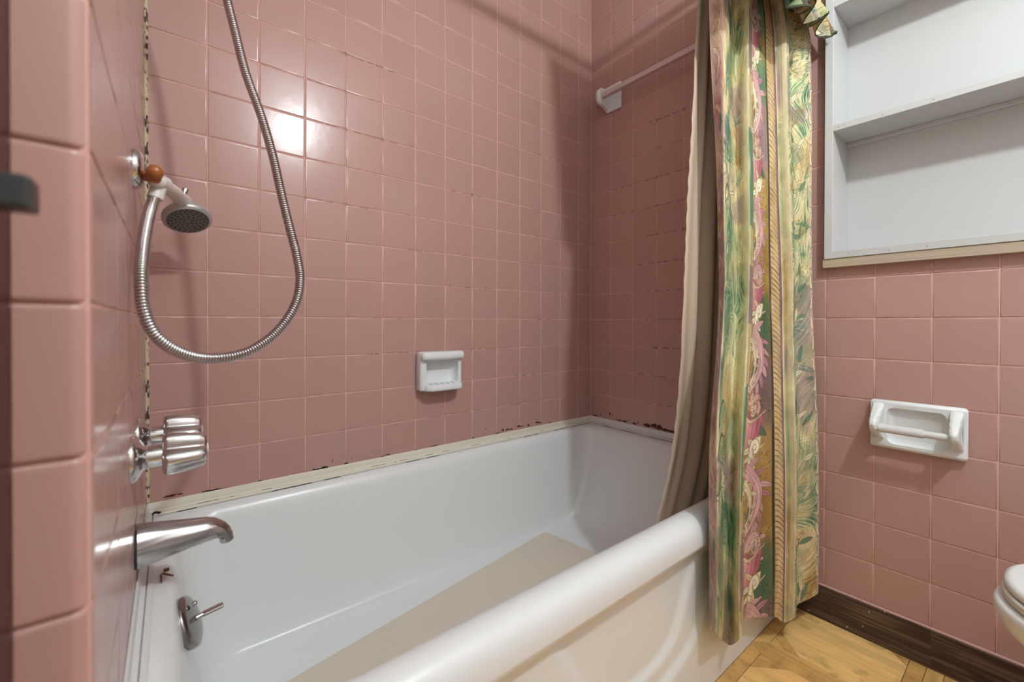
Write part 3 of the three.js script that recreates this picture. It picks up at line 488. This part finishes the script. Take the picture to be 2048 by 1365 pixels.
  // brushed watercolour ground over the whole cloth
  {
    const im = g.getImageData(0, 0, W, H), d = im.data, stops = [[.20, dgreen], [.34, green], [.42, [150, 166, 122]], [.50, [204, 196, 146]], [.60, cream], [.68, [214, 192, 138]], [.78, gold], [.92, brown]];
    for (let j = 0; j < H; j++) for (let i = 0; i < W; i++) {
      const a = .9 + 1.3 * (noise(i / 190, j / 260, 7) - .5), wx = 26 * (noise(i / 60, j / 60, 11) - .5), wy = 40 * (noise(i / 70, j / 70, 12) - .5), c = Math.cos(a), sn = Math.sin(a), p = (i + wx) * c + (j + wy) * sn, q = -(i + wx) * sn + (j + wy) * c;
      let n = .50 * fbm(i / 85 + wx / 40, j / 120 + wy / 40, 21, 3) + .34 * fbm(p / 70, q / 9, 31, 3) + .16 * noise(p / 12, q / 4, 41); n = (n - .5) * 1.75 + .54;
      let k = 0; while (k < stops.length - 2 && n > stops[k + 1][0]) k++;
      const f = smooth(stops[k][0], stops[k + 1][0], n), A = stops[k][1], B2 = stops[k + 1][1], o = (j * W + i) * 4, m = .55 * smooth(.60, .72, noise(i / 120, j / 100, 51));
      for (let z = 0; z < 3; z++) d[o + z] = lerp(lerp(A[z], B2[z], f), mauve[z], m);
    }
    g.putImageData(im, 0, 0);
  }
  // pink edge band
  clip(0, 1, (a, b) => { const w = b - a; g.fillStyle = rgb(204, 164, 160, .62); g.fillRect(a, 0, w, H); for (let k = 0; k < 44; k++) { const y = k * H / 44 + rr(-14, 14); blob(a + rr(.1, .9) * w, y, rr(.3, .7) * w, rr(18, 60), ...[rose, [190, 164, 172], cream, pink, mauve][Math.floor(rnd() * 5)], rr(.35, .7)); }
    for (let k = 0; k < 16; k++) { const y = k * H / 16 + rr(-10, 10); acanthus(a + w * .2, y, a + w * 1.1, y + 30, a + w * .1, y + 60, a + w * .6, y + 104, 13, [rgb(224, 202, 176), rgb(208, 160, 158), rgb(190, 150, 156)], 7); if (k % 4 === 1) leaf(a + w * .6, y + 20, 60, 1.7, 16, rgb(...green, .8)); if (k % 4 === 3) blob(a + w * .5, y + 30, w * .5, 34, ...brown, .55); } });
  // broad watercolour foliage
  clip(1, 3, (a, b) => {
    const w = b - a;
    for (const [f, y, rx, ry, col, al] of [[.42, .66, .30, 130, gold, .8], [.45, .58, .22, 130, brown, .6], [.2, .47, .3, 34, green, .85], [.5, .43, .3, 40, green, .6], [.55, .35, .35, 40, mauve, .8], [.3, .34, .3, 30, mauve, .55], [.3, .22, .45, 90, green, .75], [.2, .15, .35, 60, dgreen, .6], [.55, .13, .3, 50, gold, .5], [.28, .03, .4, 90, dgreen, .8], [.25, -.03, .35, 70, dgreen, .75], [.62, -.06, .3, 80, cream, .9], [.35, -.15, .35, 50, gold, .7], [.55, -.19, .35, 44, gold, .7], [.3, -.22, .3, 30, green, .8], [.75, -.26, .25, 44, green, .75], [.4, -.30, .5, 36, dgreen, .6], [.3, -.335, .45, 34, mauve, .95], [.55, -.345, .35, 34, mauve, .8], [.3, -.44, .45, 60, green, .7], [.6, -.45, .4, 60, green, .5], [.2, -.52, .3, 90, dgreen, .85], [.25, -.60, .3, 80, dgreen, .85], [.6, -.58, .35, 60, cream, .9], [.45, -.67, .3, 60, gold, .7], [.8, -.67, .3, 60, green, .8], [.3, -.74, .4, 40, brown, .6], [.3, .90, .4, 80, green, .6], [.4, 1.0, .3, 80, gold, .7]]) blob(a + f * w, Y(y), rx * w, ry, ...col, al * .62);
    for (let i = 0; i < 60; i++) { const y = rnd() * H, col = [green, dgreen, gold, cream, [120, 130, 80]][Math.floor(rnd() * 5)]; plume(a + rr(.1, .8) * w, y, rr(40, 110), rr(-2.6, -.5), rr(-.7, .7), 10, col, 3.4); }
    for (const y of [.56, .40, .30, .16, -.08, -.22, -.29, -.40, -.68]) { const q = []; for (let i = 0; i <= 20; i++) { const t = i / 20 * 3.6; q.push([a + w * (.30 + .22 * (1 - t / 5) * Math.cos(t + 2.6)), Y(y) + 46 * (1 - t / 6) * Math.sin(t + 2.6)]); } taper(q, 9, 2, rgb(...(rnd() < .5 ? green : dgreen), .85), rgb(208, 190, 130, .9), 1.6); }
    for (const [y, f] of [[.31, .45], [-.375, .30]]) for (let k = 0; k < 5; k++) leaf(a + f * w, Y(y), rr(50, 80), -1.2 + k * .5, 17, rgb(...cream, .95), rgb(110, 90, 50));
    const q = g.createLinearGradient(b - w * .16, 0, b, 0); q.addColorStop(0, rgb(226, 214, 170, 0)); q.addColorStop(.5, rgb(228, 218, 176, .9)); q.addColorStop(1, rgb(206, 196, 150, .9)); g.fillStyle = q; g.fillRect(b - w * .16, 0, w * .16, H);
    speck(a, b, 0, H, 160, [90, 70, 30]);
  });
  // narrow band beside the scrolls
  clip(3, 4, (a, b) => { for (let k = 0; k < 40; k++) { const y = Y(RODY - k * .05); const col = (k % 13) < 5 ? green : (k % 13) < 7 ? [190, 176, 128] : (k % 13) < 10 ? mauve : [196, 176, 132]; g.fillStyle = rgb(...col, .92); g.fillRect(a, y, b - a, px(.052)); } for (let i = 0; i < 30; i++) blob(rr(a, b), rnd() * H, 16, 60, ...(i % 2 ? green : cream), .5); });
  // scroll column: patches of gold, green and plum behind cream, pink and crimson acanthus
  const ROPE0 = 4.80, ROPE1 = 6.0;
  clip(4, ROPE0, (a, b) => {
    const w = b - a; g.fillStyle = rgb(176, 138, 66); g.fillRect(a, 0, w, H);
    for (const [y, col, ry] of [[1.0, [96, 132, 100], 150], [.82, green, 120], [.62, green, 120], [.50, mauve, 110], [.42, mauve, 90], [.30, gold, 150], [.16, [166, 132, 60], 130], [.05, [150, 120, 60], 70], [.0, [72, 98, 66], 90], [-.06, [64, 96, 70], 60], [-.13, [112, 88, 92], 90], [-.20, [108, 86, 88], 90], [-.27, [116, 92, 86], 70], [-.36, gold, 120], [-.46, [160, 122, 60], 120], [-.56, [164, 126, 66], 80], [-.64, [74, 102, 74], 110], [-.70, [70, 104, 78], 80], [-.77, [118, 94, 104], 70]]) { blob(a + w * .62, Y(y), w * .62, ry, ...col, .95); blob(a + w * .8, Y(y), w * .4, ry * .8, ...col, .8); }
    for (let i = 0; i < 420; i++) { const t = rr(-22, 22); g.fillStyle = rgb(120 + t, 98 + t, 56 + t, rr(.06, .22)); g.beginPath(); g.ellipse(rr(a, b), rnd() * H, rr(2, 12), rr(2, 12), rnd() * 3, 0, 7); g.fill(); }
    const cL = rgb(...cream), ln = rgb(108, 84, 62), pk = rgb(206, 158, 156);
    const unit = (y0, v) => {                                            // one repeat, downwards from y0 (metres)
      const yy = d => Y(y0 - d + rr(-.003, .003)), x = f => a + f * w, creams = [rgb(230, 216, 178), rgb(222, 200, 158), rgb(236, 226, 196)], pinks = [rgb(206, 160, 160), rgb(218, 184, 172), rgb(186, 128, 138), rgb(226, 204, 182)], reds = [rgb(176, 96, 110), rgb(200, 134, 138), rgb(158, 74, 92), rgb(218, 180, 168)];
      // crimson flame above
      const cr = g.createLinearGradient(x(0), yy(-.08), x(.75), yy(-.03)); cr.addColorStop(0, rgb(222, 190, 174)); cr.addColorStop(.4, rgb(200, 134, 138)); cr.addColorStop(.8, rgb(160, 74, 94)); cr.addColorStop(1, rgb(186, 120, 118));
      g.fillStyle = cr; g.beginPath(); g.moveTo(x(.06), yy(-.085)); g.bezierCurveTo(x(.12), yy(-.055), x(.42), yy(-.068), x(.66), yy(-.08)); g.bezierCurveTo(x(.74), yy(-.06), x(.58), yy(-.045), x(.60), yy(-.034)); g.bezierCurveTo(x(.50), yy(-.03), x(.48), yy(-.012), x(.36), yy(-.010)); g.bezierCurveTo(x(.26), yy(.0), x(.10), yy(.0), x(.04), yy(.006)); g.closePath(); g.fill();
      for (let i = 0; i < 7; i++) { g.strokeStyle = [rgb(236, 210, 190, .6), rgb(130, 56, 76, .45)][i % 2]; g.lineWidth = 1.5; g.beginPath(); g.moveTo(x(.08 + .02 * i), yy(-.004)); g.bezierCurveTo(x(.16 + .06 * i), yy(-.02), x(.10 + .08 * i), yy(-.05), x(.12 + .085 * i), yy(-.072)); g.stroke(); }
      acanthus(x(.04), yy(-.08), x(.3), yy(-.052), x(.5), yy(-.07), x(.78), yy(-.083), 8, creams, 6);
      // cream scroll sweeping down from a curl on the right
      acanthus(x(.62), yy(-.004), x(.12), yy(-.02), x(.36), yy(.05), x(.10), yy(.10), 30, creams, 12);
      volute(x(.30), yy(.020), px(.018), 17, 1, 11, 4, creams[2], rgb(110, 84, 60, .7), 1.15);
      // pink leaf bulging to the right and back
      acanthus(x(.12), yy(.045), x(.85), yy(.10), x(.66), yy(.17), x(.10), yy(.205), 34, pinks, 16);
      acanthus(x(.10), yy(.085), x(.42), yy(.11), x(.34), yy(.16), x(.12), yy(.185), 20, creams, 9);
      leaf(x(.16), yy(.172), 38, -1.1, 11, rgb(92, 118, 100, .9), rgb(70, 60, 40, .6));
      // rose: rings of overlapping petals, or an open pink curl
      if (v) { for (let k = 0; k < 14; k++) { const an = k * 2.4, q = 1 - k / 15; leaf(x(.36) + Math.cos(an) * w * .20 * q, yy(.236) + Math.sin(an) * px(.024) * q, w * .26 * (.5 + .5 * q), an + 1.9, w * .11, [rgb(216, 174, 154), rgb(228, 198, 168), rgb(198, 138, 130), rgb(232, 210, 178)][k % 4], rgb(120, 78, 66, .55)); } }
      else { acanthus(x(.06), yy(.272), x(.10), yy(.215), x(.62), yy(.195), x(.60), yy(.246), 27, pinks, 10); acanthus(x(.60), yy(.246), x(.58), yy(.268), x(.34), yy(.268), x(.36), yy(.244), 14, pinks, 6); }
      // green shadow leaf, thin cream hook, pink stem ending in a bud
      leaf(x(.40), yy(.292), 64, .5, 20, rgb(72, 100, 76, .85)); acanthus(x(.20), yy(.315), x(.26), yy(.275), x(.62), yy(.270), x(.60), yy(.296), 15, creams, 8);
      acanthus(x(.10), yy(.250), x(.10), yy(.285), x(.22), yy(.32), x(.44), yy(.338), 19, reds, 10);
      taper([[x(.14), yy(.315)], [x(.30), yy(.338)], [x(.55), yy(.345)], [x(.78), yy(.336)]], 6, 1.5, rgb(228, 202, 172), rgb(110, 84, 60, .6), 1.2);
      for (let i = 0; i < 5; i++) acanthus(x(0), yy(.03 + i * .06), x(.10), yy(.035 + i * .06), x(.12), yy(.05 + i * .06), x(.04), yy(.07 + i * .06), 6, i % 2 ? creams : pinks, 4);
    };
    let v = 0; for (let y = 1.05; y > -.9; y -= .338) unit(y - .02, v++ % 2);
    for (let k = 0; k < 8; k++) speck(lerp(a, b, .55), b, Y(.3 - k * .17) - 40, Y(.3 - k * .17) + 40, 26, [60, 46, 22]);
  });
  // rope border
  clip(ROPE0, ROPE1, (a, b) => {
    const w = b - a; g.fillStyle = rgb(112, 84, 52); g.fillRect(a, 0, w, H); g.fillStyle = rgb(56, 52, 44); g.fillRect(a, 0, w * .10, H); g.fillStyle = rgb(206, 180, 134); g.fillRect(a + w * .14, 0, w * .60, H);
    for (let y = -20; y < H; y += 15) { g.strokeStyle = rgb(112, 82, 50, rr(.5, .95)); g.lineWidth = rr(2, 4.5); g.beginPath(); g.moveTo(a + w * .15, y); g.quadraticCurveTo(a + w * .45, y + 6, a + w * .74, y + 22); g.stroke(); }
    for (let i = 0; i < 60; i++) blob(a + w * rr(.2, .65), rnd() * H, w * .3, rr(20, 60), ...(i % 3 ? [190, 156, 96] : [226, 206, 164]), .35);
    g.fillStyle = rgb(140, 110, 118); g.fillRect(a + w * .76, 0, w * .16, H); g.fillStyle = rgb(108, 84, 88); g.fillRect(a + w * .86, 0, w * .06, H); g.fillStyle = rgb(214, 192, 150); g.fillRect(a + w * .92, 0, w * .08, H);
  });
  // plain washes after the rope
  clip(ROPE1, 7, (a, b) => { const w = b - a; g.fillStyle = rgb(196, 190, 142, .6); g.fillRect(a, 0, w, H); for (const [y, col] of [[.95, mauve], [.62, mauve], [.46, [176, 186, 132]], [.30, [168, 186, 140]], [.12, [180, 146, 80]], [.02, [176, 140, 78]], [-.05, [186, 160, 110]], [-.12, [134, 112, 116]], [-.2, [186, 182, 136]], [-.32, [150, 170, 128]], [-.45, [160, 172, 132]], [-.55, [150, 118, 84]], [-.68, [172, 140, 110]]]) blob((a + b) / 2, Y(y), w * .9, 80, ...col, .9); for (let i = 0; i < 14; i++) { g.strokeStyle = rgb(226, 212, 170, .55); g.lineWidth = rr(2, 7); const x = rr(a, b); g.beginPath(); g.moveTo(x, 0); g.lineTo(x + rr(-6, 6), H); g.stroke(); } });
  // loose green leaves and feathers
  clip(7, 9.45, (a, b) => {
    const w = b - a;
    for (let i = 0; i < 30; i++) blob(a + rr(0, 1) * w, rnd() * H, rr(.15, .4) * w, rr(20, 60), ...[green, green, [110, 160, 124], gold, mauve, cream][Math.floor(rnd() * 6)], rr(.2, .5));
    for (let i = 0; i < 90; i++) plume(a + rr(0, .9) * w, rnd() * H, rr(40, 110), rr(-1.1, -.2), rr(-.5, .4), 9, [green, cream, [130, 120, 60], cream, [196, 176, 140]][Math.floor(rnd() * 5)], 3.2);
    for (let k = 0; k < 16; k++) { const y = (k + .5) * H / 16; for (let j = 0; j < 4; j++) leaf(a + rr(.2, .7) * w, y + rr(-30, 30), rr(34, 62), rr(-2.4, 0), rr(8, 14), j % 2 ? rgb(...green, .85) : rgb(236, 224, 186, .9), rgb(120, 100, 70, .6)); }
    g.fillStyle = rgb(230, 218, 178, .7); g.fillRect(a, 0, w * .03, H); speck(a, b, 0, H, 120, [70, 70, 40]);
  });
  clip(9.45, 10, (a, b) => { g.fillStyle = rgb(210, 182, 168, .7); g.fillRect(a, 0, b - a, H); for (let k = 0; k < 34; k++) { const y = k * H / 34; blob(rr(a, b), y, 26, 30, ...(k % 3 ? pink : green), .5); volute(lerp(a, b, .25), y + 20, 26, 14, k % 2 ? 1 : -1, 7, 2, rgb(228, 210, 176), rgb(112, 88, 84)); } });
  // uneven dye over everything
  { const im = g.getImageData(0, 0, W, H), d = im.data; for (let j = 0; j < H; j++) for (let i = 0; i < W; i++) { const n = .86 + .26 * fbm(i / 26, j / 34, 61, 3) + .06 * (hash2(i, j, 3) - .5), o = (j * W + i) * 4; for (let z = 0; z < 3; z++) d[o + z] = Math.min(255, d[o + z] * n); } g.putImageData(im, 0, 0); }
  // weave
  for (let i = 0; i < 9000; i++) { g.fillStyle = rnd() < .5 ? rgb(255, 250, 230, .05) : rgb(70, 56, 30, .05); g.fillRect(rnd() * W, rnd() * H, rr(1, 3), rr(2, 8)); }
  return canvasTex(c);
}
const printTex = curtainTexture();
const cloth = M({ color: lin(1, 1, 1), roughness: 0.75, map: printTex, sheen: .15, sheenRoughness: .6 });
const lining = M({ color: lin(.50, .40, .30), roughness: 0.8 });
// a cloth of small real thickness from rows of points
function clothGeo(rows, uvAt, thick) {
  const nr = rows.length, n = rows[0].length, pos = [], uv = [], idx = [];
  const f = new THREE.BufferGeometry(); const fp = [], fi = []; rows.forEach(r => r.forEach(p => fp.push(p.x, p.y, p.z))); for (let i = 0; i < nr - 1; i++) for (let j = 0; j < n - 1; j++) { const a = i * n + j; fi.push(a, a + n, a + 1, a + 1, a + n, a + n + 1); }
  f.setAttribute('position', new THREE.Float32BufferAttribute(fp, 3)); f.setIndex(fi); f.computeVertexNormals(); const N = f.attributes.normal;
  for (const side of [0, 1]) for (let i = 0; i < nr; i++) for (let j = 0; j < n; j++) { const k = i * n + j, p = rows[i][j]; pos.push(p.x - side * thick * N.getX(k), p.y - side * thick * N.getY(k), p.z - side * thick * N.getZ(k)); uv.push(...uvAt(i / (nr - 1), j / (n - 1), p)); }
  const o = nr * n; for (let k = 0; k < fi.length; k += 3) { idx.push(fi[k], fi[k + 1], fi[k + 2], o + fi[k], o + fi[k + 2], o + fi[k + 1]); }
  const edge = l => { for (let i = 0; i < l.length - 1; i++) { const a = l[i], b = l[i + 1]; idx.push(a, b, o + b, a, o + b, o + a); } };
  edge(rows.map((_, i) => i * n)); edge(rows.map((_, i) => i * n + n - 1)); edge(rows[0].map((_, j) => j)); edge(rows[0].map((_, j) => (nr - 1) * n + j));
  const g = new THREE.BufferGeometry(); g.setAttribute('position', new THREE.Float32BufferAttribute(pos, 3)); g.setAttribute('uv', new THREE.Float32BufferAttribute(uv, 2)); g.setIndex(idx); g.computeVertexNormals(); return g;
}
{
  const o = thing('shower_curtain', 'printed shower curtain of green, gold and pink scrollwork, drawn aside', 'curtain', [1.25, -.80, .83]);
  const hem = catmull(HEM.map((h, i) => [i, h, 0]), NCURT).map(p => p.y), rows = [], NR = 90;
  for (let i = 0; i <= NR; i++) {
    const v = i / NR, ym = RODY - v * (RODY + .78);                       // nominal height of this row
    const pts = CT.map((c, k) => { const m = CM[k], b = CB[k]; let x, z; if (ym > 0) { const t = smooth(.85, 0, ym); x = lerp(c[0], m[0], t); z = lerp(c[1], m[1], t); } else { const t = smooth(.06, -.41, ym); x = lerp(m[0], b[0], t); z = lerp(m[1], b[1], t); } const g = smooth(.75, 1.12, ym); return [x, 0, lerp(z, .735 + (z - .81) * .35, g * .55)]; });
    rows.push(catmull(pts, NCURT).map((p, j) => V3(p.x, RODY - v * (RODY - hem[j]), p.z + .0012 * Math.sin(v * 21 + j * .07))));
  }
  part('cloth', clothGeo(rows, (a, b, p) => [b < 1 ? (() => { const t = b * 11, k = Math.floor(t); return lerp(arc[k], arc[k + 1], t - k); })() : 1, 1 - (RODY - p.y) / 1.95], .0011), cloth, o);
  // gathered valance hanging over the top of the curtain, flared at its hem
  const vr = [], NV = 26, NX = 260;
  for (let i = 0; i <= NV; i++) { const v = i / NV, r = []; for (let j = 0; j <= NX; j++) { const t = j / NX, x0 = lerp(.98, 1.447, t), fl = Math.pow(v, 2.2), ph = t * 62 + 1.5 * Math.sin(t * 9); const amp = .005 + .016 * fl; r.push(V3(x0 + .012 * fl * Math.cos(ph * .9), lerp(RODY + .005, .765 + .016 * Math.sin(ph * .5 + 1), v), lerp(.775, .865, Math.pow(v, .8)) + .03 * t * v + amp * Math.sin(ph) + .010 * fl)); } vr.push(r); }
  part('valance', clothGeo(vr, (a, b) => [.08 + .9 * b, 1 - a * .19], .0012), cloth, o, 'gathered valance of the same print');
  const hemR = []; for (const k of [0, 1]) hemR.push(vr[NV].map(p => V3(p.x, p.y + (k ? -.002 : .003), p.z + .0014)));
  part('valance_binding', clothGeo(hemR, (a, b) => [b, a], .0016), M({ color: lin(.035, .05, .028), roughness: .8 }), o, 'dark green hem binding');
}
{
  const o = thing('curtain_liner', 'plain beige liner hanging inside the tub behind the printed curtain', 'curtain liner', [1.15, -.60, .69]);
  const L = [[1.105, 1.135, .722], [1.098, .95, .712], [1.092, .80, .703], [1.080, .50, .696], [1.068, .30, .691], [1.060, .10, .688], [1.045, -.19, .682], [1.013, -.37, .677], [.970, -.485, .672], [.93, -.60, .664]];
  const lx = catmull(L, 70), rows = [];
  lx.forEach((p, i) => { const v = i / 70, r = []; for (let j = 0; j <= 120; j++) { const t = j / 120, sp = lerp(.30, .36, v); const wave = .016 * Math.sin(t * 15 + .2) * (1 - .3 * v) * smooth(0, .12, t) + .010 * Math.sin(t * 33 + 1); const edgeWob = (1 - smooth(0, .06, t)) * .0022 * Math.sin(p.y * 120); r.push(V3(p.x + t * sp + edgeWob, p.y, Math.min(p.z + wave * .8 + .010 * t, .728))); } rows.push(r); });
  part('sheet', clothGeo(rows, (a, b) => [b, a], .0008), M({ color: lin(.70, .54, .40), roughness: .6, transmission: .12, thickness: 0 }), o);
}

// ---------------------------------------------------------------- toilet
{
  const o = thing('toilet', 'white toilet with closed lid standing beside the paper holder', 'toilet', [1.20, -F, 1.55]);
  const cx = 1.205, egg = (y, w, zf, zb, N = 56) => Array.from({ length: N }, (_, i) => { const a = i / N * Math.PI * 2, c = Math.cos(a), s = Math.sin(a); const zc = lerp(zf, zb, .56), rz = s < 0 ? zc - zf : zb - zc; return V3(cx + w * Math.sign(c) * Math.pow(Math.abs(c), .92), y, zc + rz * Math.sign(s) * Math.pow(Math.abs(s), .95)); });
  part('bowl', loft([egg(-F + .0005, .115, 1.40, 1.86), egg(-F + .03, .108, 1.405, 1.86), egg(-.76, .098, 1.41, 1.85), egg(-.68, .110, 1.375, 1.84), egg(-.62, .140, 1.315, 1.83), egg(-.57, .165, 1.255, 1.82), egg(-.54, .178, 1.225, 1.81), egg(-.515, .183, 1.215, 1.80), egg(-.503, .183, 1.216, 1.79), egg(-.494, .178, 1.222, 1.785)]), porcelain, o);
  part('seat', loft([egg(-0.493, .176, 1.232, 1.735), egg(-0.490, .182, 1.226, 1.738), egg(-0.480, .183, 1.225, 1.738), egg(-0.476, .180, 1.228, 1.736)]), whitePlastic, o);
  part('lid', loft([egg(-0.475, .178, 1.232, 1.74), egg(-0.472, .182, 1.228, 1.742), egg(-0.462, .182, 1.229, 1.742), egg(-0.457, .174, 1.238, 1.738), egg(-0.455, .12, 1.30, 1.70)]), M({ color: lin(.80, .81, .81), roughness: .3 }), o);
  part('pedestal_back', box(cx - .10, cx + .10, -F + .0005, -.485, 1.74, 1.95, .02), porcelain, o);
  part('tank', box(cx - .21, cx + .21, -.485, -.12, 1.86, 2.06, .025), porcelain, o);
  part('tank_lid', box(cx - .22, cx + .22, -.12, -.085, 1.85, 2.07, .012), porcelain, o);
  part('flush_lever', merge([rod(V3(cx - .16, -.18, 1.86), V3(cx - .16, -.18, 1.842), .008), box(cx - .165, cx - .09, -.186, -.174, 1.834, 1.842, .003)]), chrome, o);
}

// ---------------------------------------------------------------- ceiling lamp
{
  const o = thing('ceiling_lamp', 'round bulb in a white lampholder on the ceiling', 'lamp', [LAMP.x, CEIL, LAMP.z]);
  part('lampholder', lathe([[.055, 0], [.055, .012], [.035, .03], [.024, .05], [.024, CEIL - LAMP.y - .034], [0, CEIL - LAMP.y - .034]], V3(0, -1, 0), V3(LAMP.x, CEIL - .0005, LAMP.z), 40), whitePlastic, o);
  part('bulb', new THREE.SphereGeometry(.036, 32, 24).translate(LAMP.x, LAMP.y, LAMP.z), M({ color: lin(.9, .9, .88), emissive: lin(.95, 1, 1), emissiveIntensity: 2.5, roughness: .4 }), o);
  const light = new THREE.PointLight(lin(.895, 1, 1.03), LAMP_CANDELA, 0, 2); light.position.set(LAMP.x, LAMP.y + F, LAMP.z); light.castShadow = true; light.shadow.radius = 1.8; light.name = 'bulb_light'; scene.add(light);
}

renderer.render(scene, camera);
